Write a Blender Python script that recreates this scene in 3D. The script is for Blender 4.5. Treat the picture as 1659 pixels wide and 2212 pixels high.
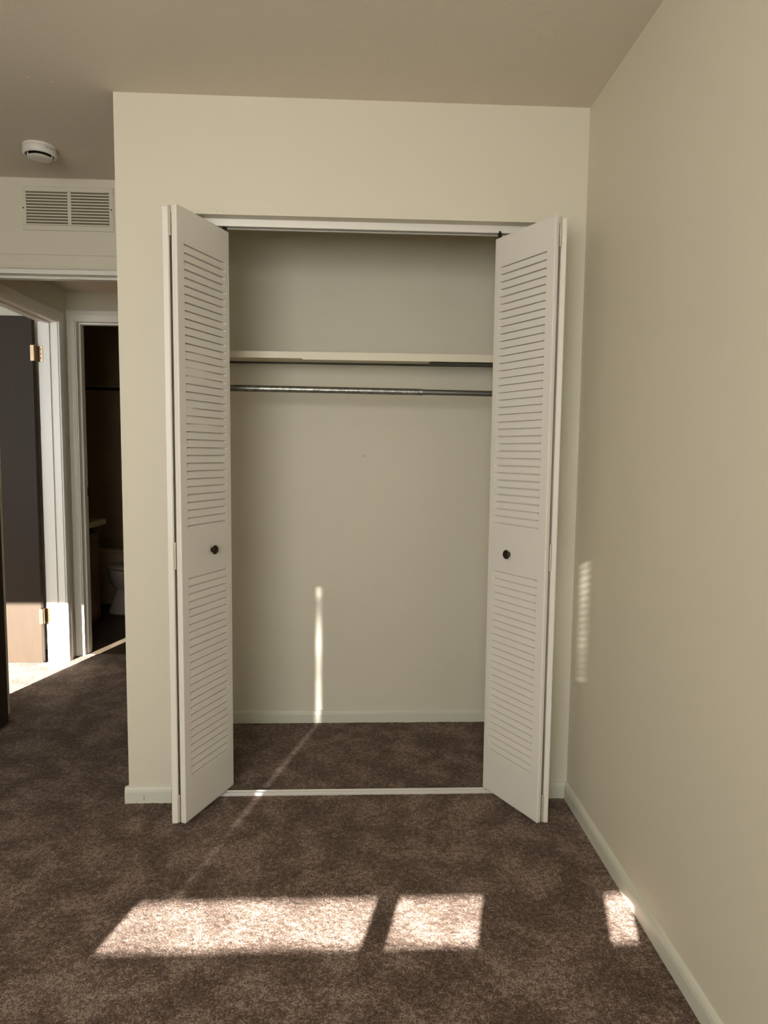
import bpy, math
import numpy as np
from mathutils import Vector, Matrix

for o in list(bpy.data.objects):
    bpy.data.objects.remove(o)
S = bpy.context.scene
COL = S.collection

# ------------------------------------------------------------------ camera
F_PX = 1447.8
cam_d = bpy.data.cameras.new('camera')
cam = bpy.data.objects.new('camera', cam_d)
COL.objects.link(cam)
yaw, pitch, roll = 0.04398, -0.08620, 0.010535
Fv = Vector((math.sin(yaw)*math.cos(pitch), math.cos(yaw)*math.cos(pitch), math.sin(pitch)))
R0 = Vector((math.cos(yaw), -math.sin(yaw), 0))
U0 = R0.cross(Fv)
Rv = math.cos(roll)*R0 + math.sin(roll)*U0
Uv = -math.sin(roll)*R0 + math.cos(roll)*U0
M = Matrix((Rv, Uv, -Fv)).transposed().to_4x4()
M.translation = Vector((-0.02836, -2.35698, 1.25984))
cam.matrix_world = M
cam_d.sensor_fit = 'VERTICAL'
cam_d.sensor_height = 24.0
cam_d.lens = 24.0*F_PX/2212.0
cam_d.clip_start = 0.02
S.camera = cam

# ------------------------------------------------------------------ world, sun, window daylight
W = bpy.data.worlds.new('world')
S.world = W
W.use_nodes = True
bg = W.node_tree.nodes['Background']
bg.inputs[0].default_value = (0.62, 0.78, 1.0, 1)
bg.inputs[1].default_value = 0.8

SUN_AZ = math.radians(15.0)
SUN_K = 0.310                       # drop in height per metre of y
sun_d = bpy.data.lights.new('sun', 'SUN')
sun_d.energy = 35.0
sun_d.angle = math.radians(0.30)
sun_d.color = (1.0, 0.955, 0.89)
sun = bpy.data.objects.new('sun', sun_d)
COL.objects.link(sun)
sun_dir = Vector((math.tan(SUN_AZ), 1.0, -SUN_K)).normalized()
sun.rotation_euler = sun_dir.to_track_quat('-Z', 'Y').to_euler()

def area(name, loc, size, energy, color, aim, spread=180):
    d = bpy.data.lights.new(name, 'AREA')
    d.shape = 'RECTANGLE'; d.size, d.size_y = size
    d.energy = energy; d.color = color
    d.spread = math.radians(spread)
    o = bpy.data.objects.new(name, d); COL.objects.link(o)
    o.location = loc
    o.rotation_euler = Vector(aim).normalized().to_track_quat('-Z', 'Z').to_euler()
    return o
area('window_daylight_bedroom', (-0.76, -3.52, 1.52), (1.45, 1.05), 31.5, (1.0, 0.975, 0.925), (0, 1, -0.03))
area('window_daylight_next_room', (-3.45, -3.52, 1.50), (1.3, 1.1), 56, (0.90, 0.95, 1.0), (0, 1, 0))

S.view_settings.view_transform = 'Standard'
S.view_settings.look = 'None'
S.view_settings.gamma = 1.0
S.view_settings.use_curve_mapping = False
S.view_settings.exposure = 1.0
cy = S.cycles
cy.max_bounces = 10
cy.diffuse_bounces = 7
cy.glossy_bounces = 4
cy.sample_clamp_indirect = 6.0
cy.caustics_reflective = False
cy.caustics_refractive = False
cy.use_denoising = True

# ------------------------------------------------------------------ materials
def srgb(r, g, b):
    f = lambda c: (c/12.92 if c <= 0.04045 else ((c+0.055)/1.055)**2.4)
    return (f(r/255), f(g/255), f(b/255), 1)

def mat(name, col, rough=0.6, metal=0.0, spec=0.5, bump=None, vary=None, stretch=None, coat=0.0):
    """bump=(scale, strength, distance); vary=(scale, second colour, low, high)"""
    m = bpy.data.materials.new(name); m.use_nodes = True
    nt = m.node_tree; b = nt.nodes['Principled BSDF']
    b.inputs['Base Color'].default_value = col
    b.inputs['Roughness'].default_value = rough
    b.inputs['Metallic'].default_value = metal
    b.inputs['Specular IOR Level'].default_value = spec
    b.inputs['Coat Weight'].default_value = coat
    tc = nt.nodes.new('ShaderNodeTexCoord')
    src = tc.outputs['Object']
    if stretch:
        mp = nt.nodes.new('ShaderNodeMapping'); mp.inputs['Scale'].default_value = stretch
        nt.links.new(src, mp.inputs['Vector']); src = mp.outputs['Vector']
    if vary:
        n = nt.nodes.new('ShaderNodeTexNoise'); n.inputs['Scale'].default_value = vary[0]
        n.inputs['Detail'].default_value = 5
        r = nt.nodes.new('ShaderNodeValToRGB')
        r.color_ramp.elements[0].position = vary[2]; r.color_ramp.elements[0].color = col
        r.color_ramp.elements[1].position = vary[3]; r.color_ramp.elements[1].color = vary[1]
        nt.links.new(src, n.inputs['Vector'])
        nt.links.new(n.outputs['Fac'], r.inputs['Fac'])
        nt.links.new(r.outputs['Color'], b.inputs['Base Color'])
    if bump:
        n = nt.nodes.new('ShaderNodeTexNoise'); n.inputs['Scale'].default_value = bump[0]
        n.inputs['Detail'].default_value = 4
        bp = nt.nodes.new('ShaderNodeBump'); bp.inputs['Strength'].default_value = bump[1]
        bp.inputs['Distance'].default_value = bump[2]
        nt.links.new(src, n.inputs['Vector'])
        nt.links.new(n.outputs['Fac'], bp.inputs['Height'])
        nt.links.new(bp.outputs['Normal'], b.inputs['Normal'])
    return m

m_wall = mat('cream_wall_paint', (0.65, 0.615, 0.505, 1), 0.55, spec=0.35, bump=(160, 0.25, 0.0012),
             vary=(1.3, (0.63, 0.595, 0.49, 1), 0.35, 0.65))
m_ceil = mat('ceiling_paint', (0.63, 0.575, 0.485, 1), 0.75, spec=0.25, bump=(140, 0.35, 0.0015))
m_base = mat('baseboard_vinyl', (0.60, 0.595, 0.51, 1), 0.4, spec=0.4)
m_door = mat('off_white_door_paint', (0.70, 0.675, 0.62, 1), 0.42, spec=0.4, bump=(90, 0.08, 0.0008))
m_trim = mat('white_trim_paint', (0.76, 0.745, 0.68, 1), 0.38, spec=0.45)
m_vent = mat('vent_enamel', (0.62, 0.585, 0.475, 1), 0.45, spec=0.4)
m_slot_shade = mat('vent_slot_shade', (0.17, 0.145, 0.10, 1), 0.8)  # shade inside the grille slots, put in as a dark colour
m_dark = mat('dark_void', (0.012, 0.010, 0.008, 1), 0.8)  # near black; also paints the shade in the vanity and toilet gaps
m_shelf = mat('cream_shelf_enamel', (0.70, 0.66, 0.52, 1), 0.4, spec=0.4)
m_steel = mat('galvanised_steel', (0.23, 0.235, 0.215, 1), 0.33, metal=0.85, bump=(140, 0.6, 0.0015),
              vary=(60, (0.40, 0.40, 0.37, 1), 0.4, 0.7))
m_steel2 = mat('smooth_grey_steel', (0.20, 0.20, 0.185, 1), 0.38, metal=0.8)
m_rail = mat('dark_grey_rail', (0.055, 0.052, 0.042, 1), 0.5, metal=0.3)
m_alu = mat('white_aluminium', (0.78, 0.76, 0.72, 1), 0.3, metal=0.35, bump=(60, 0.1, 0.001), stretch=(1, 12, 12))
m_knob = mat('oil_rubbed_bronze', (0.028, 0.018, 0.011, 1), 0.4, metal=0.5)
m_pin = mat('black_steel_pin', (0.02, 0.018, 0.015, 1), 0.4, metal=0.6)
m_hinge = mat('nickel_hinge', (0.30, 0.21, 0.13, 1), 0.28, metal=1.0)
m_brass = mat('painted_hinge', (0.55, 0.50, 0.38, 1), 0.4, metal=0.3)
m_brown = mat('brown_wood_door', (0.027, 0.0155, 0.0070, 1), 0.5, spec=0.22, bump=(40, 0.2, 0.001),
              vary=(14, (0.024, 0.0140, 0.0063, 1), 0.4, 0.65), stretch=(6, 6, 0.5))
m_black_door = mat('dark_walnut_door', (0.030, 0.018, 0.012, 1), 0.5, spec=0.3,
                   vary=(10, (0.02, 0.012, 0.008, 1), 0.4, 0.65), stretch=(6, 6, 0.5))
m_plastic = mat('white_plastic', (0.66, 0.63, 0.585, 1), 0.4, spec=0.45)
m_ink = mat('grey_printing', (0.10, 0.10, 0.09, 1), 0.6)
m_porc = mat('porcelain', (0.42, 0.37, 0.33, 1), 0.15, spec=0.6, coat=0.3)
m_cab = mat('brown_cabinet_wood', (0.17, 0.075, 0.030, 1), 0.45, vary=(12, (0.13, 0.055, 0.022, 1), 0.4, 0.6), stretch=(6, 6, 0.6))
m_counter = mat('tan_laminate', (0.62, 0.53, 0.38, 1), 0.4)
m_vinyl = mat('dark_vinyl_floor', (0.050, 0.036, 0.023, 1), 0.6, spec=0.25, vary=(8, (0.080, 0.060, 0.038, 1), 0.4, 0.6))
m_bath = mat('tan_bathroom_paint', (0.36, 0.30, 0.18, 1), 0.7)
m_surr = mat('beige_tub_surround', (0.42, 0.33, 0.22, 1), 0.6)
m_blind = mat('blind_slat', (0.75, 0.74, 0.70, 1), 0.5)
m_mark = mat('grey_scuff', (0.30, 0.27, 0.20, 1), 0.7)
m_scuff = mat('pale_scuff', (0.53, 0.49, 0.385, 1), 0.7)

def tape_material():
    # slightly see-through cord holes of the blinds: one soft dot per slat
    m = bpy.data.materials.new('blind_cord_holes'); m.use_nodes = True
    nt = m.node_tree; L = nt.links.new; b = nt.nodes['Principled BSDF']
    b.inputs['Base Color'].default_value = (0.7, 0.69, 0.65, 1)
    tc = nt.nodes.new('ShaderNodeTexCoord'); sp = nt.nodes.new('ShaderNodeSeparateXYZ')
    L(tc.outputs['Object'], sp.inputs[0])
    def M_(op, a, c=None, d=None):
        n = nt.nodes.new('ShaderNodeMath'); n.operation = op
        for i, x in enumerate((a, c, d)):
            if x is None: continue
            if isinstance(x, (int, float)): n.inputs[i].default_value = x
            else: L(x, n.inputs[i])
        return n.outputs[0]
    z = M_('MULTIPLY', M_('SUBTRACT', M_('FRACT', M_('DIVIDE', sp.outputs['Z'], 0.0236)), 0.5), 0.0236)
    xa = M_('ABSOLUTE', M_('ADD', sp.outputs['X'], 1.369)); xb = M_('ABSOLUTE', M_('ADD', sp.outputs['X'], 0.194))
    x = M_('MINIMUM', xa, xb)
    d = M_('SQRT', M_('ADD', M_('POWER', x, 2.0), M_('POWER', M_('MULTIPLY', z, 1.5), 2.0)))
    inside = M_('LESS_THAN', d, 0.0125)
    n = nt.nodes.new('ShaderNodeTexNoise'); n.inputs['Scale'].default_value = 6; L(tc.outputs['Object'], n.inputs['Vector'])
    amp = M_('MULTIPLY', M_('MULTIPLY_ADD', n.outputs['Fac'], 1.8, -0.4), TAPE_T)
    tr = nt.nodes.new('ShaderNodeBsdfTransparent'); mx = nt.nodes.new('ShaderNodeMixShader')
    L(M_('MULTIPLY', inside, amp), mx.inputs[0]); L(b.outputs[0], mx.inputs[1]); L(tr.outputs[0], mx.inputs[2])
    L(mx.outputs[0], nt.nodes['Material Output'].inputs['Surface'])
    return m
TAPE_T = 0.22
m_tape = tape_material()

def carpet_material():
    m = bpy.data.materials.new('brown_cut_pile_carpet'); m.use_nodes = True
    nt = m.node_tree; b = nt.nodes['Principled BSDF']; L = nt.links.new
    b.inputs['Roughness'].default_value = 0.95
    b.inputs['Specular IOR Level'].default_value = 0.08
    b.inputs['Sheen Weight'].default_value = 0.12
    b.inputs['Sheen Roughness'].default_value = 0.6
    b.inputs['Sheen Tint'].default_value = (0.95, 0.87, 0.80, 1)
    tc = nt.nodes.new('ShaderNodeTexCoord')
    def noise(scale, detail, rough=0.5, dist=0.0):
        n = nt.nodes.new('ShaderNodeTexNoise')
        n.inputs['Scale'].default_value = scale; n.inputs['Detail'].default_value = detail
        n.inputs['Roughness'].default_value = rough; n.inputs['Distortion'].default_value = dist
        L(tc.outputs['Object'], n.inputs['Vector']); return n.outputs['Fac']
    def ramp(fac, p0, p1):
        r = nt.nodes.new('ShaderNodeMapRange')
        r.inputs['From Min'].default_value = p0; r.inputs['From Max'].default_value = p1
        L(fac, r.inputs['Value']); return r.outputs['Result']
    def math_(op, a, b_):
        n = nt.nodes.new('ShaderNodeMath'); n.operation = op
        for i, x in enumerate((a, b_)):
            if isinstance(x, (int, float)): n.inputs[i].default_value = x
            else: L(x, n.inputs[i])
        return n.outputs[0]
    big = ramp(noise(7.5, 3, 0.6, 0.3), 0.39, 0.62)        # brushed patches of pile
    mid = ramp(noise(62, 3, 0.7), 0.38, 0.62)
    fine = ramp(noise(190, 2, 0.65), 0.38, 0.62)
    f = math_('ADD', math_('MULTIPLY', big, 0.28), math_('ADD', math_('MULTIPLY', mid, 0.30), math_('MULTIPLY', fine, 0.42)))
    r = nt.nodes.new('ShaderNodeValToRGB')
    e = r.color_ramp.elements
    e[0].position = 0.12; e[0].color = (0.040, 0.022, 0.014, 1)
    e[1].position = 0.88; e[1].color = (0.310, 0.238, 0.195, 1)
    k = e.new(0.5); k.color = (0.118, 0.076, 0.056, 1)
    L(f, r.inputs['Fac']); L(r.outputs['Color'], b.inputs['Base Color'])
    bp = nt.nodes.new('ShaderNodeBump'); bp.inputs['Strength'].default_value = 0.8
    bp.inputs['Distance'].default_value = 0.004
    L(noise(260, 3, 0.65), bp.inputs['Height']); L(bp.outputs['Normal'], b.inputs['Normal'])
    return m
m_carpet = carpet_material()

# ------------------------------------------------------------------ mesh helpers
def link(name, verts, faces, m, parent=None, kind=None, smooth=False):
    me = bpy.data.meshes.new(name)
    me.from_pydata([tuple(v) for v in verts], [], faces)
    me.update()
    if smooth:
        me.polygons.foreach_set('use_smooth', [True]*len(me.polygons))
    ms = m if isinstance(m, (list, tuple)) else [m]
    for x in ms: me.materials.append(x)
    o = bpy.data.objects.new(name, me); COL.objects.link(o)
    if parent: o.parent = parent
    if kind: o['kind'] = kind
    return o

class MB:
    def __init__(s): s.v = []; s.f = []
    def box(s, x0, x1, y0, y1, z0, z1, b=0.0):
        i = len(s.v)
        if b <= 0:
            s.v += [(x, y, z) for z in (z0, z1) for x, y in ((x0, y0), (x1, y0), (x1, y1), (x0, y1))]
            s.f += [tuple(i+k for k in q) for q in ((3, 2, 1, 0), (4, 5, 6, 7), (0, 1, 5, 4), (1, 2, 6, 5), (2, 3, 7, 6), (3, 0, 4, 7))]
            return s
        # chamfered box: 24 vertices
        idx = {}
        for X, sx in ((x0, 1), (x1, -1)):
            for Y, sy in ((y0, 1), (y1, -1)):
                for Z, sz in ((z0, 1), (z1, -1)):
                    for ax, p in (('x', (X, Y+sy*b, Z+sz*b)), ('y', (X+sx*b, Y, Z+sz*b)), ('z', (X+sx*b, Y+sy*b, Z))):
                        idx[(sx, sy, sz, ax)] = len(s.v); s.v.append(p)
        for sx in (1, -1):
            s.f.append(tuple(idx[(sx, a, c, 'x')] for a, c in ((1, 1), (1, -1), (-1, -1), (-1, 1))))
            s.f.append(tuple(idx[(a, sx, c, 'y')] for a, c in ((1, 1), (1, -1), (-1, -1), (-1, 1))))
            s.f.append(tuple(idx[(a, c, sx, 'z')] for a, c in ((1, 1), (1, -1), (-1, -1), (-1, 1))))
        for a in (1, -1):
            for c in (1, -1):
                s.f.append((idx[(1, a, c, 'y')], idx[(-1, a, c, 'y')], idx[(-1, a, c, 'z')], idx[(1, a, c, 'z')]))
                s.f.append((idx[(a, 1, c, 'x')], idx[(a, -1, c, 'x')], idx[(a, -1, c, 'z')], idx[(a, 1, c, 'z')]))
                s.f.append((idx[(a, c, 1, 'x')], idx[(a, c, -1, 'x')], idx[(a, c, -1, 'y')], idx[(a, c, 1, 'y')]))
                for d in (1, -1):
                    s.f.append(tuple(idx[(a, c, d, q)] for q in 'xyz'))
        return s
    def prism(s, prof, p0, p1, ax_a, ax_b):
        """profile [(a,b)] swept from p0 to p1; ax_a, ax_b are the profile axes"""
        i = len(s.v); n = len(prof); A = Vector(ax_a); B = Vector(ax_b)
        for p in (Vector(p0), Vector(p1)):
            s.v += [tuple(p + A*a + B*b) for a, b in prof]
        for k in range(n):
            s.f.append((i+k, i+(k+1) % n, i+n+(k+1) % n, i+n+k))
        s.f.append(tuple(i+k for k in range(n))[::-1]); s.f.append(tuple(i+n+k for k in range(n)))
        return s
    def tube(s, p0, p1, r, n=20, r1=None, caps=True):
        i = len(s.v); p0, p1 = Vector(p0), Vector(p1); d = (p1-p0).normalized()
        a = d.orthogonal().normalized(); b = d.cross(a)
        for p, q in ((p0, r), (p1, r if r1 is None else r1)):
            s.v += [tuple(p + (a*math.cos(t)+b*math.sin(t))*q) for t in (2*math.pi*k/n for k in range(n))]
        for k in range(n):
            s.f.append((i+k, i+(k+1) % n, i+n+(k+1) % n, i+n+k))
        if caps:
            s.f.append(tuple(i+k for k in range(n))[::-1]); s.f.append(tuple(i+n+k for k in range(n)))
        return s
    def lathe(s, prof, o, axis, n=40):
        """prof [(r, h)] about axis through o"""
        i = len(s.v); o = Vector(o); d = Vector(axis).normalized(); a = d.orthogonal().normalized(); b = d.cross(a)
        for r, h in prof:
            s.v += [tuple(o + d*h + (a*math.cos(t)+b*math.sin(t))*max(r, 1e-5)) for t in (2*math.pi*k/n for k in range(n))]
        for j in range(len(prof)-1):
            for k in range(n):
                s.f.append((i+j*n+k, i+j*n+(k+1) % n, i+(j+1)*n+(k+1) % n, i+(j+1)*n+k))
        return s
    def build(s, name, m, parent=None, kind=None, smooth=False):
        o = link(name, s.v, s.f, m, parent, kind)
        import bmesh
        bm = bmesh.new(); bm.from_mesh(o.data)
        bmesh.ops.remove_doubles(bm, verts=bm.verts, dist=1e-6)
        bmesh.ops.recalc_face_normals(bm, faces=bm.faces)
        if smooth:
            for f in bm.faces: f.smooth = True
            for e in bm.edges:
                if len(e.link_faces) == 2 and e.calc_face_angle(0) > math.radians(40): e.smooth = False
        bm.to_mesh(o.data); bm.free()
        return o

def thing(name, label, cat, loc=(0, 0, 0)):
    o = bpy.data.objects.new(name, None); COL.objects.link(o)
    o.location = loc; o.empty_display_size = 0.05
    o['label'] = label; o['category'] = cat; o['kind'] = 'thing'
    return o
def tag(o, label, cat):
    o['label'] = label; o['category'] = cat; o['kind'] = 'thing'; return o
def struct(name, mb, m, parent=None, label=None, smooth=False):
    o = mb.build(name, m, parent, None if parent else 'structure', smooth)
    if label: o['label'] = label
    return o

# ------------------------------------------------------------------ dimensions
H = 2.44
XL, XR = -0.8335, 0.7629            # closet front wall
YB = 0.713                          # closet back wall
YD = 0.733                          # wall with the bedroom doorway
YE = -3.67                          # window wall
HX = -1.742                         # left wall of bedroom and hall
HC = 2.20                           # dropped hall ceiling
YF = 1.78                           # bathroom wall
T = 0.115
OL, OR_, OZ = -0.680, 0.690, 2.0585   # closet opening
DJ = -1.678                         # left jamb of the bedroom doorway
D2A, D2B, D2Z = 0.880, 1.640, 1.995 # hall doorway to the next room
D2X = -1.849                        # far side of the hall's left wall
BJ = -1.690                         # left jamb of bathroom doorway

# ------------------------------------------------------------------ floor: tufted pile near the camera, flat beyond
def make_floor():
    gx0, gx1, gy0, gy1, st = -2.60, XR, -1.15, 1.80, 0.0042
    nx = int((gx1-gx0)/st); ny = int((gy1-gy0)/st)
    rng = np.random.default_rng(7)
    def blur(a, k):
        for _ in range(k):
            a = (a + np.roll(a, 1, 0) + np.roll(a, -1, 0) + np.roll(a, 1, 1) + np.roll(a, -1, 1))/5
        return a
    a = blur(rng.random((ny+1, nx+1)), 1)-0.5
    b = blur(rng.random((ny+1, nx+1)), 6)-0.5
    z = a*0.0042 + b*0.002
    z[0, :] = z[-1, :] = 0; z[:, 0] = z[:, -1] = 0
    xs = np.linspace(gx0, gx1, nx+1); ys = np.linspace(gy0, gy1, ny+1)
    X, Y = np.meshgrid(xs, ys)
    jx = (rng.random(X.shape)-0.5)*st*0.7; jy = (rng.random(X.shape)-0.5)*st*0.7
    jx[:, 0] = jx[:, -1] = 0; jy[0, :] = jy[-1, :] = 0
    jx[0, :] = jx[-1, :] = 0; jy[:, 0] = jy[:, -1] = 0
    co = np.stack([X+jx, Y+jy, z], -1).reshape(-1, 3)
    i = (np.arange(ny)[:, None]*(nx+1)+np.arange(nx)[None, :]).ravel()
    q = np.stack([i, i+1, i+nx+2, i+nx+1], -1)
    # flat surroundings
    ex = [(-5.2, gy1), (-5.2, -3.9), (gx0, -3.9), (gx0, gy0), (XR+0.1, gy0), (XR+0.1, -3.9)]
    n0 = len(co)
    rects = [(-5.2, gx0, -3.9, 1.98), (gx0, XR+0.1, -3.9, gy0), (gx0, D2X, gy1, 1.98)]
    ev = []; ef = []
    for (x0, x1, y0, y1) in rects:
        k = n0+len(ev); ev += [(x0, y0, 0), (x1, y0, 0), (x1, y1, 0), (x0, y1, 0)]; ef.append((k, k+1, k+2, k+3))
    co = np.concatenate([co, np.array(ev, float)]); q = np.concatenate([q, np.array(ef)])
    me = bpy.data.meshes.new('floor')
    me.vertices.add(len(co)); me.vertices.foreach_set('co', co.ravel())
    me.loops.add(q.size); me.loops.foreach_set('vertex_index', q.ravel().astype(np.int32))
    me.polygons.add(len(q)); me.polygons.foreach_set('loop_start', (np.arange(len(q))*4).astype(np.int32))
    me.polygons.foreach_set('loop_total', np.full(len(q), 4, np.int32))
    me.polygons.foreach_set('use_smooth', np.ones(len(q), bool))
    me.update(); me.validate()
    me.materials.append(m_carpet)
    o = bpy.data.objects.new('floor', me); COL.objects.link(o); o['kind'] = 'structure'
    o['label'] = 'brown cut pile carpet'
make_floor()
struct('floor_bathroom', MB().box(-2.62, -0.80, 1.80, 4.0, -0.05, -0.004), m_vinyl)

# ------------------------------------------------------------------ ceilings
struct('ceiling', MB().box(HX-T-0.03, XR+T, YE-0.13, YD+T, H, H+0.1), m_ceil)
struct('ceiling_hall', MB().box(HX, XL+0.9, YD+T, YF, HC, HC+0.1), m_wall)
struct('ceiling_next_room', MB().box(-5.2, D2X, YE-0.13, 3.0, H, H+0.1), m_trim)
struct('ceiling_bathroom', MB().box(-2.62, -0.80, YF+T, 4.0, H, H+0.1), m_bath)

# ------------------------------------------------------------------ walls
w = MB()
w.box(XL, OL, 0, T, 0, H); w.box(OR_, XR, 0, T, 0, H); w.box(OL, OR_, 0, T, OZ, H)
struct('wall_closet_front', w, m_wall)
struct('wall_closet_back', MB().box(XL, XR, YB, YB+0.10, 0, H), m_wall)
struct('wall_closet_side', MB().box(XL, XL+T, T, YB, 0, H), m_wall)
struct('wall_right', MB().box(XR, XR+T, YE-0.13, YB+0.1, 0, H), m_wall)
w = MB()
w.box(HX-0.138, DJ-0.02, YD, YD+T, 0, H); w.box(DJ-0.02, XL, YD, YD+T, 2.054, H)
w.box(XL-0.065, XL, YD, YD+T, 0, 2.054)
struct('wall_doorway', w, m_wall)
w = MB()
w.box(D2X, HX, YE-0.13, YD, 0, H)
w.box(D2X, HX, YD, D2A-0.02, 0, H); w.box(D2X, HX, D2B+0.02, YF+T, 0, H); w.box(D2X, HX, D2A-0.02, D2B+0.02, D2Z+0.025, H)
struct('wall_left', w, m_wall)
w = MB()
w.box(HX, BJ-0.02, YF, YF+T, 0, H); w.box(BJ-0.02, -0.86, YF, YF+T, 2.045, H); w.box(-0.90, -0.70, YF, YF+T, 0, H)
struct('wall_hall_far', w, m_wall)
struct('wall_hall_right', MB().box(XL, XL+T, YD+T, YF, 0, H), m_wall)
# window wall with its openings and an added shadow-casting pier
ZS, ZT, ZBL = 0.909, 2.035, 0.968
w = MB()
Y0, Y1 = YE-0.13, YE
w.box(HX, -1.495, Y0, Y1, 0, H); w.box(-1.495, -0.49, Y0, Y1, 0, ZS); w.box(-1.495, -0.49, Y0, Y1, ZT, H)
w.box(-0.49, -0.275, Y0, Y1, 0, H); w.box(-0.275, -0.067, Y0, Y1, 0, ZS); w.box(-0.275, -0.067, Y0, Y1, ZT, H)  # first box: unseen pier added to cast the gap between floor sun patches
w.box(-0.067, XR, Y0, Y1, 0, H)
struct('wall_window', w, m_wall)
w = MB()
w.box(-5.2, -4.35, Y0, Y1, 0, H); w.box(-4.35, -2.75, Y0, Y1, 0, ZS); w.box(-4.35, -2.75, Y0, Y1, ZT, H); w.box(-2.75, D2X, Y0, Y1, 0, H)
w.box(-5.3, -5.2, Y0, 3.0, 0, H); w.box(-5.2, D2X, 1.90, 2.0, 0, H)
struct('wall_next_room', w, m_wall)
# bathroom shell
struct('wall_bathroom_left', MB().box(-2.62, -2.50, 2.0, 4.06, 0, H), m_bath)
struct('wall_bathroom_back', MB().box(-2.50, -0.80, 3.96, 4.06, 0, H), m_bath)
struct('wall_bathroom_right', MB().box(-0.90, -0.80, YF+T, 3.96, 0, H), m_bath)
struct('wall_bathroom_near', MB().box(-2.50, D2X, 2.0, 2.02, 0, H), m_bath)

# windows: frame, mullion, blinds
def blind(x0, x1, z0, z1, parent):
    b = MB(); n = int((z1-z0)/0.024); y = YE-0.012
    for i in range(n+1):
        za = z0+(z1-z0)*i/(n+1); zb = z0+(z1-z0)*(i+1)/(n+1)+0.004
        b.prism([(0.0, 0.0), (0.006, 0.006), (0.0045, 0.006), (-0.0015, 0.0)], (x0, y, za), (x1, y, za), (0, 1, 0), (0, 0, 1))
        b.box(x0, x1, y, y+0.002, za, zb)
    b.build('blind', m_blind, parent)
def tape(x0, x1, z0, z1, parent):
    return link('ladder_tape', [(x0, YE-0.012, z0), (x1, YE-0.012, z0), (x1, YE-0.012, z1), (x0, YE-0.012, z1)], [(0, 1, 2, 3)], m_tape, parent)
f = MB()
f.box(-0.80, -0.742, YE-0.06, YE-0.03, ZS, ZT)
f.box(-1.495, -1.49, YE-0.06, YE-0.03, ZS, ZT)
w1 = struct('window_1', f, m_trim)
blind(-1.60, -1.389, ZBL, ZT+0.05, w1)
blind(-1.349, -0.44, ZBL, ZT+0.05, w1)
tape(-1.390, -1.348, ZBL, ZT, w1)
f = MB()
f.box(-0.275, -0.152, YE-0.06, YE-0.03, ZS, 1.585)  # wide lower stile added to block sun from floor and right wall
w2 = struct('added_shade_stile', f, m_trim)
blind(-0.174, 0.02, ZBL, ZT+0.05, w2)
blind(-0.330, -0.214, 1.56, ZT+0.05, w2)
tape(-0.215, -0.173, 1.56, ZT, w2)
f = MB(); f.box(-4.35, -4.31, YE-0.06, YE-0.03, ZS, ZT)
struct('window_3', f, m_trim)

# ------------------------------------------------------------------ baseboards
BP = [(0, -0.012), (0.012, -0.012), (0.012, 0.040), (0.010, 0.050), (0.006, 0.057), (0.0, 0.060)]
def baseboard(name, p0, p1, n, lab=None):
    b = MB().prism(BP, p0, p1, n, (0, 0, 1))
    return struct(name, b, m_base, label=lab)
baseboard('baseboard_closet_front_left', (XL-0.012, 0, 0), (OL, 0, 0), (0, -1, 0))
bl = bpy.data.objects['baseboard_closet_front_left']
MB().box(XL+0.055, XL+0.058, -0.0126, -0.011, 0.012, 0.028).build('scuff_mark', m_mark, bl)
baseboard('baseboard_closet_front_right', (OR_, 0, 0), (XR, 0, 0), (0, -1, 0))
baseboard('baseboard_closet_side', (XL, 0.0005, 0), (XL, YD-0.001, 0), (-1, 0, 0))
baseboard('baseboard_closet_back', (XL+T, YB, 0), (XR, YB, 0), (0, -1, 0))
baseboard('baseboard_right', (XR, YE, 0), (XR, 0, 0), (-1, 0, 0))
baseboard('baseboard_closet_right', (XR, T, 0), (XR, YB-0.012, 0), (-1, 0, 0))
baseboard('baseboard_hall_right', (XL, YD+T, 0), (XL, YF, 0), (-1, 0, 0))

# small scuffs on the closet's back wall and the header
bw = bpy.data.objects['wall_closet_back']
sc = MB(); yb = YB-0.0006
sc.box(-0.035, 0.030, yb, YB, 1.249, 1.2505); sc.box(0.005, 0.018, yb, YB, 1.246, 1.2545); sc.box(0.05, 0.085, yb, YB, 1.2485, 1.2495)
sc.box(0.06, 0.10, yb, YB, 0.642, 0.6435); sc.box(0.065, 0.09, yb, YB, 0.628, 0.6292); sc.box(0.40, 0.46, yb, YB, 1.268, 1.269)
sc.box(0.10, 0.12, yb, YB, 1.18, 1.1808)
sc.build('scuff_mark', m_scuff, bw)
sc = MB()
for x_, z_, w_, h_ in ((-0.512, 2.073, .008, .0025), (-0.500, 2.069, .005, .003), (-0.487, 2.0745, .006, .002), (-0.480, 2.067, .007, .002), (-0.525, 2.0755, .006, .0015)):
    sc.box(x_, x_+w_, -0.0006, 0, z_, z_+h_)
sc.build('scuff_mark', m_scuff, bpy.data.objects['wall_closet_front'])

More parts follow.
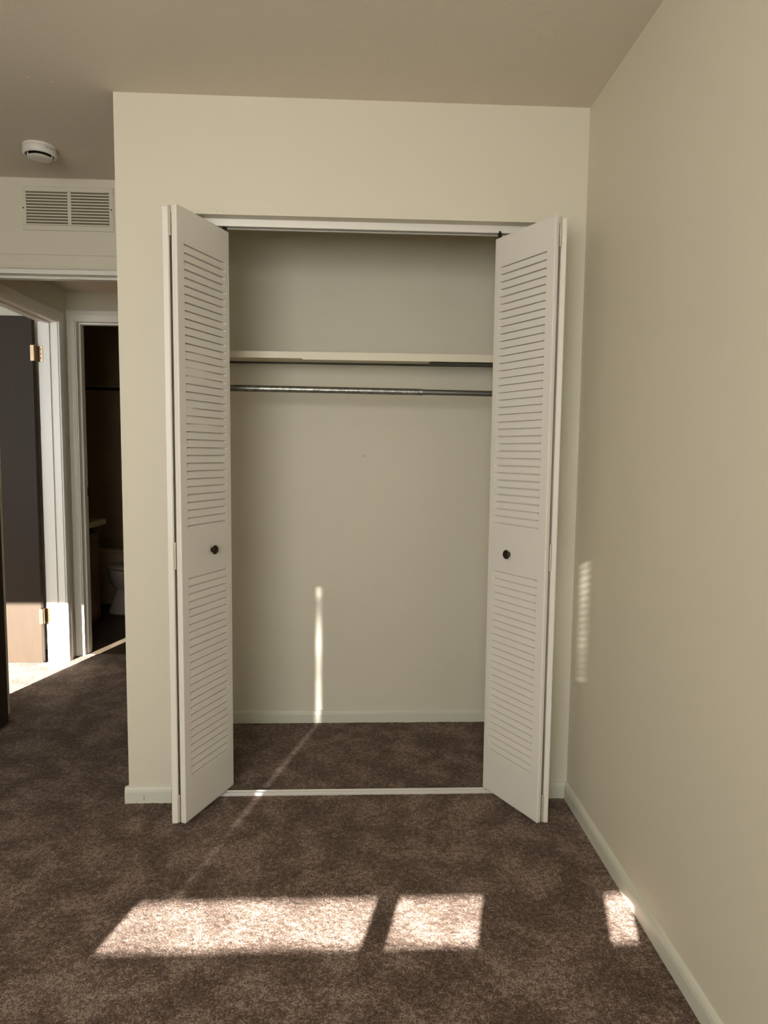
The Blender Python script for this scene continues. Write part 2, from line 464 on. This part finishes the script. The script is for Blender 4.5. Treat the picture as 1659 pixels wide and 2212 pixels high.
# ------------------------------------------------------------------ louvered bifold doors
def leaf(name, origin, far, side, z0, z1, thick, parent, dents=(), flip=False):
    """origin = front-face near corner, far = front-face far corner; side = +1 if the back lies to the left (-x)"""
    o = Vector((origin[0], origin[1], 0)); e = Vector((far[0], far[1], 0))
    L = (e-o).length; u = (e-o).normalized()
    nb = Vector((-u.y, u.x, 0))*side           # towards the back of the leaf
    b = 0.0035
    ua, ub = 0.036, L-0.026
    # contour (u, w, louver weight)
    C = [(0, b, 0), (b*0.3, b*0.3, 0), (b, 0, 0)]
    C += [(ua-0.001, 0, 0), (ua+0.003, 0, 0.55), (ua+0.007, 0, 1)]
    k = 9
    for i in range(1, k): C.append((ua+0.007+(ub-ua-0.019)*i/k, 0, 1))
    C += [(ub-0.012, 0, 1), (ub-0.006, 0, 0.62), (ub, 0, 0)]
    C += [(L-b, 0, 0), (L-b*0.3, b*0.3, 0), (L, b, 0), (L, thick-b, 0), (L-b, thick, 0), (b, thick, 0), (0, thick-b, 0)]
    rows = [(z0, 0), (z0+0.004, 0)]
    def louvers(za, zb, n):
        p = (zb-za)/n; r = []
        for i in range(n):
            t = za+i*p
            # blade nearly flush: foot slightly proud, top tucked in, a thin open slot between blades
            if i: r += [(t-0.0036, 0.0014, 1), (t-0.0030, 0.0052, 1), (t-0.0004, 0.0068, 1), (t-0.0002, 0.0120, 1), (t+0.0010, 0.0120, 1)]
            r += [(t+0.0012, -0.0010 if i else 0.0, 0), (t+p*0.5, 0.0004, 0)]
        r += [(zb-0.0030, 0.0014, 1), (zb-0.0024, 0.0052, 1), (zb-0.0004, 0.0068, 1), (zb-0.0002, 0.0120, 1), (zb+0.0010, 0.0120, 1), (zb+0.0012, 0.0, 0)]
        return [(za-0.004, 0, 0)] + r + [(zb+0.004, 0, 0)]
    low = louvers(0.183-0.0254, 0.847, 27)
    up = louvers(1.021-0.0254, 1.910, 36)
    rr = rows + [(a, d) for a, d, *_ in low] + [(a, d) for a, d, *_ in up] + [(z1-0.004, 0), (z1, 0)]
    V = []; Fc = []
    n = len(C)
    for ri, (z, d) in enumerate(rr):
        ins = b*0.5 if ri in (0, len(rr)-1) else 0
        for (cu, cw, wt) in C:
            a = d*wt
            for (du, dz, ru, rz, s_) in dents:
                a = a*(1-s_*math.exp(-((cu-du)/ru)**2-((z-dz)/rz)**2)*(1 if wt else 0))
            uu = min(max(cu, ins), L-ins); ww = min(max(cw+a, ins), thick-ins) if ins else cw+a
            p = o+u*uu+nb*ww
            V.append((p.x, p.y, z))
    for r in range(len(rr)-1):
        for c in range(n):
            q = (r*n+c, r*n+(c+1) % n, (r+1)*n+(c+1) % n, (r+1)*n+c)
            Fc.append(q if side > 0 else q[::-1])
    Fc.append(tuple(range(n))[::-1] if side > 0 else tuple(range(n)))
    Fc.append(tuple((len(rr)-1)*n+c for c in range(n))[::(1 if side > 0 else -1)])
    pl = link(name, V, Fc, m_door, parent)
    return pl, o, u, nb, L

def knob(p, axis, parent):
    k = MB(); q = 0.60
    k.lathe([(r_, h_*q) for r_, h_ in [(0.0, 0.0), (0.0085, 0.0), (0.0085, 0.002), (0.0055, 0.004), (0.005, 0.010), (0.008, 0.014), (0.0125, 0.0165),
             (0.0155, 0.019), (0.0160, 0.0215), (0.0145, 0.0245), (0.0125, 0.0255), (0.0118, 0.0246), (0.0095, 0.0250), (0.006, 0.0272), (0.0, 0.0280)]], p, axis, 36)
    kb = k.build('knob', m_knob, parent, smooth=True)
    kb['label'] = 'dark bronze round knob'
    p = Vector(p); a = Vector(axis).normalized(); s = a.orthogonal().normalized(); t = a.cross(s)
    r = MB()
    for i in range(10):
        an = 2*math.pi*i/10; c = p+a*0.0236*q+(s*math.cos(an)+t*math.sin(an))*0.0122
        r.lathe([(0.0, 0.0034), (0.0012, 0.0028), (0.0018, 0.0015), (0.0021, 0.0)], c, a, 8)
    return kb, r.build('knob_ornament', m_knob, kb, smooth=True)

def hinge(px, py, z0, z1, parent):
    h = MB(); n = max(3, int((z1-z0)/0.0075))
    for i in range(n):
        a = z0+(z1-z0)*i/n
        h.tube((px, py, a), (px, py, a+(z1-z0)/n-0.0014), 0.0034, 12)
    h.tube((px, py, z0), (px, py, z1), 0.0024, 10)
    return h.build('hinge', m_brass, parent, smooth=True)

def bifold(near, far, s, z0, z1, lab, outer_near, pivot, dents, th=0.0215):
    t = thing('bifold_door', lab, 'closet door', (near[0], near[1], 0))
    t_inv = Matrix.Translation((-near[0], -near[1], 0))
    kids = []
    pl, o, u, nb, L = leaf('louvered_panel', near, far, s, z0, z1, th, t, dents)
    kids.append(pl)
    q, *_ = leaf('louvered_panel', outer_near, pivot, -s, z0, z1-0.006, th, t)
    kids.append(q)
    # knob on the panel that faces the opening
    kp = o+u*0.166; kz = 0.926 if s > 0 else 0.915
    kp = o+u*(0.166 if s > 0 else 0.178)
    kb, orn = knob((kp.x, kp.y, kz), tuple(-nb), pl)
    back = o+nb*th
    hx = (back.x+outer_near[0]+ (th if s > 0 else -th))/2
    hy = near[1]+0.006
    for a, c in ((z1-0.095, z1-0.004), (0.882, 0.970), (z0+0.004, z0+0.098)):
        kids.append(hinge(hx, hy, a, c, t))
    # roller pin at the top of the leading edge
    rp = o+u*(L-0.010)+nb*0.011
    pin = MB().tube((rp.x, rp.y, z1-0.001), (rp.x, rp.y, z1+0.026), 0.0045, 12)
    for i in range(5): pin.tube((rp.x, rp.y, z1+0.002+i*0.004), (rp.x, rp.y, z1+0.004+i*0.004), 0.0070, 14)
    kids.append(pin.build('roller_pin', m_pin, t, smooth=True))
    for k in kids: k.matrix_parent_inverse = t_inv
    return t
bifold((-0.5829, -0.1979), (-0.4705, 0.0660), +1, 0.0262, 2.0215,
       'left louvered bifold closet door folded open, with dents halfway up its slats', (-0.6285, -0.196), (-0.652, 0.088),
       [(0.10, 1.52, 0.085, 0.035, 0.95), (0.06, 1.40, 0.045, 0.028, 0.95), (0.14, 1.355, 0.07, 0.012, 0.9), (0.13, 1.575, 0.06, 0.012, 0.6)])
bifold((0.5960, -0.2107), (0.4581, 0.0451), -1, 0.0185, 2.0130,
       'right louvered bifold closet door folded open near the plain right wall', (0.6345, -0.208), (0.664, 0.075), [], 0.0180)

# ------------------------------------------------------------------ closet tracks
tr = MB()
tr.box(OL, OR_, 0.040, 0.080, 2.0545, 2.0580)
tr.box(OL, OR_, 0.040, 0.0425, 2.0340, 2.0545); tr.box(OL, OR_, 0.0775, 0.080, 2.0340, 2.0545)
tr.box(OL, OR_, 0.0425, 0.0500, 2.0340, 2.0360); tr.box(OL, OR_, 0.0700, 0.0775, 2.0340, 2.0360)
t = tag(tr.build('door_track', m_alu), 'white metal door track under the closet header', 'door track')
tr = MB()
tr.box(OL, OR_, 0.030, 0.052, 0.0, 0.006)
tr.prism([(0, 0), (0.004, 0), (0.003, 0.007), (0.001, 0.007)], (OL, 0.030, 0.006), (OR_, 0.030, 0.006), (0, 1, 0), (0, 0, 1))
tr.prism([(0, 0), (0.004, 0), (0.003, 0.007), (0.001, 0.007)], (OL, 0.048, 0.006), (OR_, 0.048, 0.006), (0, 1, 0), (0, 0, 1))
tag(tr.build('floor_track', m_alu), 'thin silver door track on the carpet across the closet opening', 'door track')

# ------------------------------------------------------------------ closet shelf and rod
sh = thing('closet_shelf', 'long cream closet shelf above the grey clothes rod', 'shelf', (0, 0.41, 1.64))
inv = Matrix.Translation((0, -0.41, -1.64))
a = MB().box(XL+T, -0.241, 0.4135, 0.709, 1.6650, 1.6680).box(XL+T, -0.241, 0.4115, 0.4130, 1.6425, 1.6685).build('shelf_panel', m_shelf, sh)
b = MB().box(-0.240, XR, 0.4120, 0.709, 1.6652, 1.6684).box(-0.244, XR, 0.4095, 0.4110, 1.6380, 1.6690).build('shelf_panel', m_shelf, sh)
c = MB().box(XL+T, XR, 0.702, 0.7085, 1.6575, 1.6645).box(0.298, XR, 0.600, 0.699, 1.6590, 1.6645).build('rear_rail', m_rail, sh)
c['label'] = 'dark grey metal rail'
d = MB().box(XL+T, XR, 0.7110, YB, 1.6430, 1.6520).build('wall_cleat', m_wall, sh)
for k in (a, b, c, d): k.matrix_parent_inverse = inv

rd = thing('clothes_rod', 'grey telescoping metal clothes rod below the cream shelf', 'clothes rod', (0, 0.40, 1.51))
inv = Matrix.Translation((0, -0.40, -1.51))
a = MB().tube((XL+T, 0.40, 1.5200), (0.244, 0.40, 1.5130), 0.0132, 28).build('rod_section', m_steel, rd, smooth=True)
b = MB().tube((0.20, 0.40, 1.5135), (XR, 0.40, 1.5085), 0.0112, 28).build('rod_section', m_steel2, rd, smooth=True)
b['label'] = 'smooth thinner section'
c = MB().tube((XL+T, 0.40, 1.5200), (XL+T+0.006, 0.40, 1.5200), 0.030, 28).build('rod_flange', m_steel2, rd, smooth=True)
d = MB().tube((XR-0.006, 0.40, 1.5085), (XR, 0.40, 1.5085), 0.030, 28).build('rod_flange', m_steel2, rd, smooth=True)
for k in (a, b, c, d): k.matrix_parent_inverse = inv

# ------------------------------------------------------------------ return air grille
vt = thing('air_vent', 'cream return air grille with two banks of slots above the doorway', 'vent', (-1.287, YD, 2.311))
inv = Matrix.Translation((1.287, -YD, -2.311))
vx0, vx1, vz0, vz1 = -1.484, -1.092, 2.2185, 2.4045
vxm = -1.2815
s0, s1 = vx0+0.018, vx1-0.018
banks = ((-1.4655, -1.2880), (-1.2735, -1.1095))
zt, zb_, ns = 2.3820, 2.2405, 11
fr = MB()
yf = YD-0.006
fr.box(vx0, vx1, yf, YD, zt, vz1, 0.0015); fr.box(vx0, vx1, yf, YD, vz0, zb_, 0.0015)
fr.box(vx0, banks[0][0], yf, YD, zb_, zt); fr.box(banks[0][1], banks[1][0], yf, YD, zb_, zt); fr.box(banks[1][1], vx1, yf, YD, zb_, zt)
kids = [fr.build('frame', m_vent, vt)]
bk = MB().box(vx0+0.01, vx1-0.01, YD-0.0007, YD-0.0002, vz0+0.01, vz1-0.01)
kids.append(bk.build('backing', m_slot_shade, vt))  # dark sheet paints the shade behind the slats
p = (zt-zb_)/ns
for (x0, x1) in banks:
    for i in range(ns):
        z = zb_+p*i
        sl = MB().prism([(0.0, p*0.02), (0.0, p*0.42), (0.0006, p*0.42), (0.0006, p*0.02)],
                        (x0, yf, z), (x1, yf, z), (0, 1, 0), (0, 0, 1))
        kids.append(sl.build('slat', m_vent, vt))
for x, z in ((-1.4945+0.0175, 2.311), (-1.1005, 2.311)):
    kids.append(MB().lathe([(0.003, 0), (0.003, 0.0012), (0, 0.0016)], (x, yf, z), (0, -1, 0), 12).build('screw', m_pin, vt))
for k in kids: k.matrix_parent_inverse = inv

# ------------------------------------------------------------------ smoke detector
cx, cyy = -1.267, 0.430
sd = thing('smoke_detector', 'round white smoke detector on the ceiling near the doorway', 'smoke detector', (cx, cyy, H))
inv = Matrix.Translation((-cx, -cyy, -H))
D = (0, 0, -1)
kids = []
kids.append(MB().lathe([(r_*0.87, h_) for r_, h_ in [(0, 0), (0.071, 0), (0.0722, 0.004), (0.0722, 0.009), (0.0715, 0.0098)]], (cx, cyy, H), D, 64).build('mounting_base', m_plastic, sd, smooth=True))
kids.append(MB().lathe([(r_*0.87, h_) for r_, h_ in [(0.0700, 0.0085), (0.0714, 0.0110), (0.0714, 0.0250), (0.0700, 0.0300), (0.0660, 0.0345), (0.0640, 0.0358), (0.0610, 0.0350), (0.0580, 0.0320), (0.0570, 0.0240)]], (cx, cyy, H), D, 64).build('housing', m_plastic, sd, smooth=True))
kids.append(MB().lathe([(r_*0.87, h_) for r_, h_ in [(0, 0.0240), (0.0570, 0.0235)]], (cx, cyy, H), D, 48).build('sensor_chamber', m_dark, sd))
kids.append(MB().lathe([(r_*0.87, h_) for r_, h_ in [(0.0510, 0.0405), (0.0520, 0.0415), (0.0480, 0.0440), (0.030, 0.0470), (0, 0.0475)]], (cx, cyy, H), D, 64).build('cap', m_plastic, sd, smooth=True))
for i in range(8):
    an = 2*math.pi*(i+0.35)/12
    kids.append(MB().box(cx+0.0435*math.cos(an)-0.0016, cx+0.0435*math.cos(an)+0.0016, cyy+0.0435*math.sin(an)-0.0016, cyy+0.0435*math.sin(an)+0.0016, H-0.0430, H-0.0235).build('fin', m_plastic, sd))
kids.append(MB().lathe([(r_*0.87, h_) for r_, h_ in [(0.0715, 0.0097), (0.0722, 0.0103)]], (cx, cyy, H), D, 64).build('seam', m_ink, sd))
mk = MB()
for k_, (a0, a1, za, zb2) in enumerate(((-47, -43, .0145, .0160), (-47, -46, .0145, .0200), (-47, -43, .0185, .0200), (-41, -37, .0150, .0165), (-41, -37, .0180, .0200), (-34, -22, .0168, .0190))):
    n_ = 6
    for i in range(n_):
        t0 = math.radians(a0+(a1-a0)*i/n_); t1 = math.radians(a0+(a1-a0)*(i+1)/n_); r_ = 0.0717*0.87
        i0 = len(mk.v)
        mk.v += [(cx+r_*math.cos(t0), cyy+r_*math.sin(t0), H-za), (cx+r_*math.cos(t1), cyy+r_*math.sin(t1), H-za),
                 (cx+r_*math.cos(t1), cyy+r_*math.sin(t1), H-zb2), (cx+r_*math.cos(t0), cyy+r_*math.sin(t0), H-zb2)]
        mk.f.append((i0, i0+1, i0+2, i0+3))
kids.append(mk.build('marking', m_ink, sd))
for k in kids: k.matrix_parent_inverse = inv
nm = MB()
nm.lathe([(0.0045, 0), (0.003, 0.0012), (0, 0.0016)], (-1.075, -0.07, H), D, 14); nm.lathe([(0.0035, 0), (0.002, 0.001), (0, 0.0013)], (-1.01, -0.045, H), D, 14)
nm.build('nail_pop', m_ceil, bpy.data.objects['ceiling'])

# ------------------------------------------------------------------ bedroom doorway trim and door
CZ = 0.062
def casing(axis_from, axis_to, n, wdir, wd=0.060, flip=1):
    """colonial casing: width wd along wdir, standing 0.016 off along n"""
    pr = [(0, 0), (0.009, 0.0), (0.0125, 0.006), (0.0125, wd*0.25), (0.0155, wd*0.45), (0.0155, wd*0.9), (0.012, wd), (0, wd)]
    return MB().prism(pr, axis_from, axis_to, n, wdir)
c1 = MB()
c1.box(DJ-0.02, XL-0.001, YD, YD+T, 2.0340, 2.0540)                       # head jamb
c1.box(DJ-0.02, DJ, YD, YD+T, 0, 2.0340)                        # left jamb
c1.box(DJ, XL-0.001, YD+0.045, YD+0.080, 2.0240, 2.0340)        # stop
c1.box(DJ, DJ+0.010, YD+0.045, YD+0.080, 0, 2.0240)
struct('trim_1', c1, m_trim)
x = casing((HX+0.002, YD, 2.0535), (XL-0.013, YD, 2.0535), (0, -1, 0), (0, 0, 1), 0.062)
struct('trim_2', x, m_wall)
x = casing((DJ-0.004, YD, 0), (DJ-0.004, YD, 2.0535), (0, -1, 0), (-1, 0, 0), 0.044)
struct('trim_3', x, m_trim)
d1 = struct('door_1', MB().box(-1.640, -1.6045, -0.075, 0.689, 0.016, 2.018, 0.002), m_black_door, label='dark wooden bedroom door opened flat against the left wall')
for a_, b_ in ((0.20, 0.29), (1.76, 1.85)):
    MB().tube((-1.640, 0.698, a_), (-1.640, 0.698, b_), 0.006, 12).build('hinge', m_hinge, d1, smooth=True)
MB().lathe([(0, 0), (0.030, 0), (0.030, 0.006), (0.012, 0.010), (0.011, 0.030), (0.024, 0.040), (0.027, 0.052), (0.020, 0.060), (0, 0.062)], (-1.6045, -0.01, 0.93), (1, 0, 0), 28).build('handle', m_hinge, d1, smooth=True)

# ------------------------------------------------------------------ hall: doorway to the next room, brown door
j = MB()
j.box(D2X-0.002, HX+0.002, D2B, D2B+0.020, 0, D2Z+0.02)
j.box(D2X-0.002, HX+0.002, D2A-0.020, D2A, 0, D2Z+0.02)
j.box(D2X-0.002, HX+0.002, D2A, D2B, D2Z, D2Z+0.02)
j.box(D2X+0.042, HX-0.045+0.005, D2B-0.010, D2B, 0, D2Z)
j.box(D2X+0.042, HX-0.045+0.005, D2A, D2A+0.010, 0, D2Z)
j.box(D2X+0.042, HX-0.045+0.005, D2A+0.010, D2B-0.010, D2Z-0.010, D2Z)
struct('trim_4', j, m_trim)
k = MB()
for mb in (casing((HX, D2B+0.006, 0), (HX, D2B+0.006, D2Z+0.006), (1, 0, 0), (0, 1, 0), 0.056),
           casing((HX, D2A-0.006, 0), (HX, D2A-0.006, D2Z+0.006), (1, 0, 0), (0, -1, 0), 0.056),
           casing((HX, D2A-0.062, D2Z+0.006), (HX, D2B+0.062, D2Z+0.006), (1, 0, 0), (0, 0, 1), 0.056)):
    i0 = len(k.v); k.v += mb.v; k.f += [tuple(i0+q for q in f_) for f_ in mb.f]
struct('trim_5', k, m_trim)
d2 = struct('door_2', MB().box(-2.615, -1.8630, 1.600, 1.635, 0.010, 2.030-0.012, 0.002), m_brown, label='brown wooden hall door standing open, sunlit along its bottom')
def butt(z0, z1, parent, m):
    h = MB(); px, py = -1.8560, 1.6075
    n = 5
    for i in range(n):
        a = z0+(z1-z0)*i/n; h.tube((px, py, a), (px, py, a+(z1-z0)/n-0.001), 0.0062, 14)
    h.lathe([(0.004, 0), (0.005, 0.003), (0, 0.006)], (px, py, z1), (0, 0, 1), 12)
    h.box(px-0.001, px+0.032, D2B-0.0025, D2B-0.0002, z0, z1, 0.0008)
    h.box(px-0.001, px+0.001, py, D2B-0.001, z0, z1)
    h.box(px-0.020, px, 1.5975, 1.5998, z0, z1)
    b_ = h.build('hinge', m, parent, smooth=True)
    s_ = MB()
    for dz in (0.02, 0.045, 0.07): s_.lathe([(0.0035, 0), (0.0025, 0.0008), (0, 0.001)], (px+0.020, D2B-0.0025, z0+dz), (0, -1, 0), 10)
    s_.build('screw', m_pin, b_)
butt(1.768, 1.856, d2, m_hinge); butt(0.243, 0.331, d2, m_hinge)

# ------------------------------------------------------------------ bathroom doorway and fittings
j = MB()
j.box(BJ-0.02, BJ, YF-0.001, YF+T+0.001, 0, 2.030+0.015)
j.box(BJ, -0.90, YF-0.001, YF+T+0.001, 2.025, 2.045)
j.box(BJ, BJ+0.010, YF+0.040, YF+0.078, 0, 2.025); j.box(BJ+0.010, -0.90, YF+0.040, YF+0.078, 2.015, 2.025)
j.build('trim_6', m_trim)['kind'] = 'structure'
k = MB()
for mb in (casing((BJ-0.005, YF, 0), (BJ-0.005, YF, 2.031), (0, -1, 0), (-1, 0, 0), 0.046),
           casing((BJ-0.051, YF, 2.031), (-0.86, YF, 2.031), (0, -1, 0), (0, 0, 1), 0.060)):
    i0 = len(k.v); k.v += mb.v; k.f += [tuple(i0+q for q in f_) for f_ in mb.f]
struct('trim_7', k, m_trim)
MB().box(BJ-0.0002, BJ+0.0030, YF+0.090, YF+0.114, 0.98, 1.035).build('strike_plate', m_pin, bpy.data.objects['trim_6'])

va = thing('bathroom_vanity', 'brown wooden vanity with a pale countertop in the dark bathroom', 'vanity', (-2.2, 2.42, 0))
inv = Matrix.Translation((2.2, -2.42, 0))
kids = [MB().box(-2.49, -1.952, 2.06, 2.738, 0.10, 0.655).box(-2.49, -2.00, 2.08, 2.72, 0.0, 0.10).box(-1.965, -1.950, 2.06, 2.738, 0.0, 0.655).build('cabinet', m_cab, va),
        MB().box(-2.48, -1.985, 2.07, 2.725, 0.655, 0.710).build('counter_shade_strip', m_dark, va),  # black strip paints the shadow under the countertop
        MB().box(-2.497, -1.915, 2.03, 2.800, 0.708, 0.752, 0.006).build('countertop', m_counter, va),
        MB().box(-2.497, -2.485, 2.03, 2.800, 0.752, 0.84).build('backsplash', m_counter, va)]
for k_ in kids: k_.matrix_parent_inverse = inv

def ellipse_loft(rings, n=36):
    V, Fc = [], []
    for (x0, x1, yc, hw, z, pw) in rings:
        xc, hx = (x0+x1)/2, (x1-x0)/2
        for k in range(n):
            t = 2*math.pi*k/n; c_, s_ = math.cos(t), math.sin(t)
            V.append((xc+hx*math.copysign(abs(c_)**pw, c_), yc+hw*math.copysign(abs(s_)**pw, s_), z))
    for r in range(len(rings)-1):
        for k in range(n): Fc.append((r*n+k, r*n+(k+1) % n, (r+1)*n+(k+1) % n, (r+1)*n+k))
    Fc.append(tuple(range(n))[::-1]); Fc.append(tuple((len(rings)-1)*n+k for k in range(n)))
    return V, Fc
to = thing('toilet', 'white toilet half hidden in the dark bathroom behind the doorway', 'toilet', (-1.6, 2.92, 0))
inv = Matrix.Translation((1.6, -2.92, 0))
TY = 2.92
kids = []
V, Fc = ellipse_loft([(-1.950, -1.27, TY, 0.130, 0.0, 0.7), (-1.948, -1.27, TY, 0.128, 0.02, 0.7), (-1.920, -1.28, TY, 0.112, 0.10, 0.75), (-1.893, -1.30, TY, 0.100, 0.185, 0.8),
                      (-1.895, -1.32, TY, 0.112, 0.192, 0.9), (-1.918, -1.34, TY, 0.142, 0.212, 0.95), (-1.940, -1.35, TY, 0.166, 0.250, 1.0), (-1.952, -1.36, TY, 0.179, 0.300, 1.0), (-1.957, -1.37, TY, 0.184, 0.345, 1.0), (-1.955, -1.37, TY, 0.183, 0.352, 1.0)])
kids.append(link('bowl', V, Fc, m_porc, to, smooth=True))
V, Fc = ellipse_loft([(-1.935, -1.39, TY, 0.165, 0.352, 1), (-1.945, -1.38, TY, 0.172, 0.360, 1)])
kids.append(link('lid_shade_gap', V, Fc, m_dark, to))  # black ring paints the shadow line between lid and bowl
V, Fc = ellipse_loft([(-1.962, -1.37, TY, 0.188, 0.360, 1), (-1.966, -1.37, TY, 0.191, 0.366, 1), (-1.966, -1.37, TY, 0.191, 0.376, 1), (-1.955, -1.37, TY, 0.185, 0.388, 1), (-1.90, -1.40, TY, 0.15, 0.392, 1)])
kids.append(link('lid', V, Fc, m_porc, to, smooth=True))
kids.append(MB().box(-1.36, -1.16, TY-0.23, TY+0.23, 0.36, 0.70, 0.015).build('tank', m_porc, to))
kids.append(MB().box(-1.375, -1.15, TY-0.24, TY+0.24, 0.70, 0.735, 0.008).build('tank_lid', m_porc, to))
for k_ in kids: k_.matrix_parent_inverse = inv

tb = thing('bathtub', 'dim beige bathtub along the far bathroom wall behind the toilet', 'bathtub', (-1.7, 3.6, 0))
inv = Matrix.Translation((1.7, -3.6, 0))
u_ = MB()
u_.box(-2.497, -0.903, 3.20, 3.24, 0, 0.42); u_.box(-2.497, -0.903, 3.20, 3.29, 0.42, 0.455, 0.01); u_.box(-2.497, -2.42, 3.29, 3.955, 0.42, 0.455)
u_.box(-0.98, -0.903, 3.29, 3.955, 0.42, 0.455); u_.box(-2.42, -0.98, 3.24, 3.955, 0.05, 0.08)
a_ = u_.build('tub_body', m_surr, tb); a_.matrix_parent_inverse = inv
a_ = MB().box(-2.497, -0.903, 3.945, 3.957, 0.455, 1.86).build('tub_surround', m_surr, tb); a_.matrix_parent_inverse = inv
rod = MB().tube((-2.50, 3.20, 1.765), (-0.90, 3.20, 1.745), 0.0125, 16)
tag(rod.build('shower_curtain_rod', m_pin, smooth=True), 'black shower curtain rod across the dark bathroom', 'curtain rod')
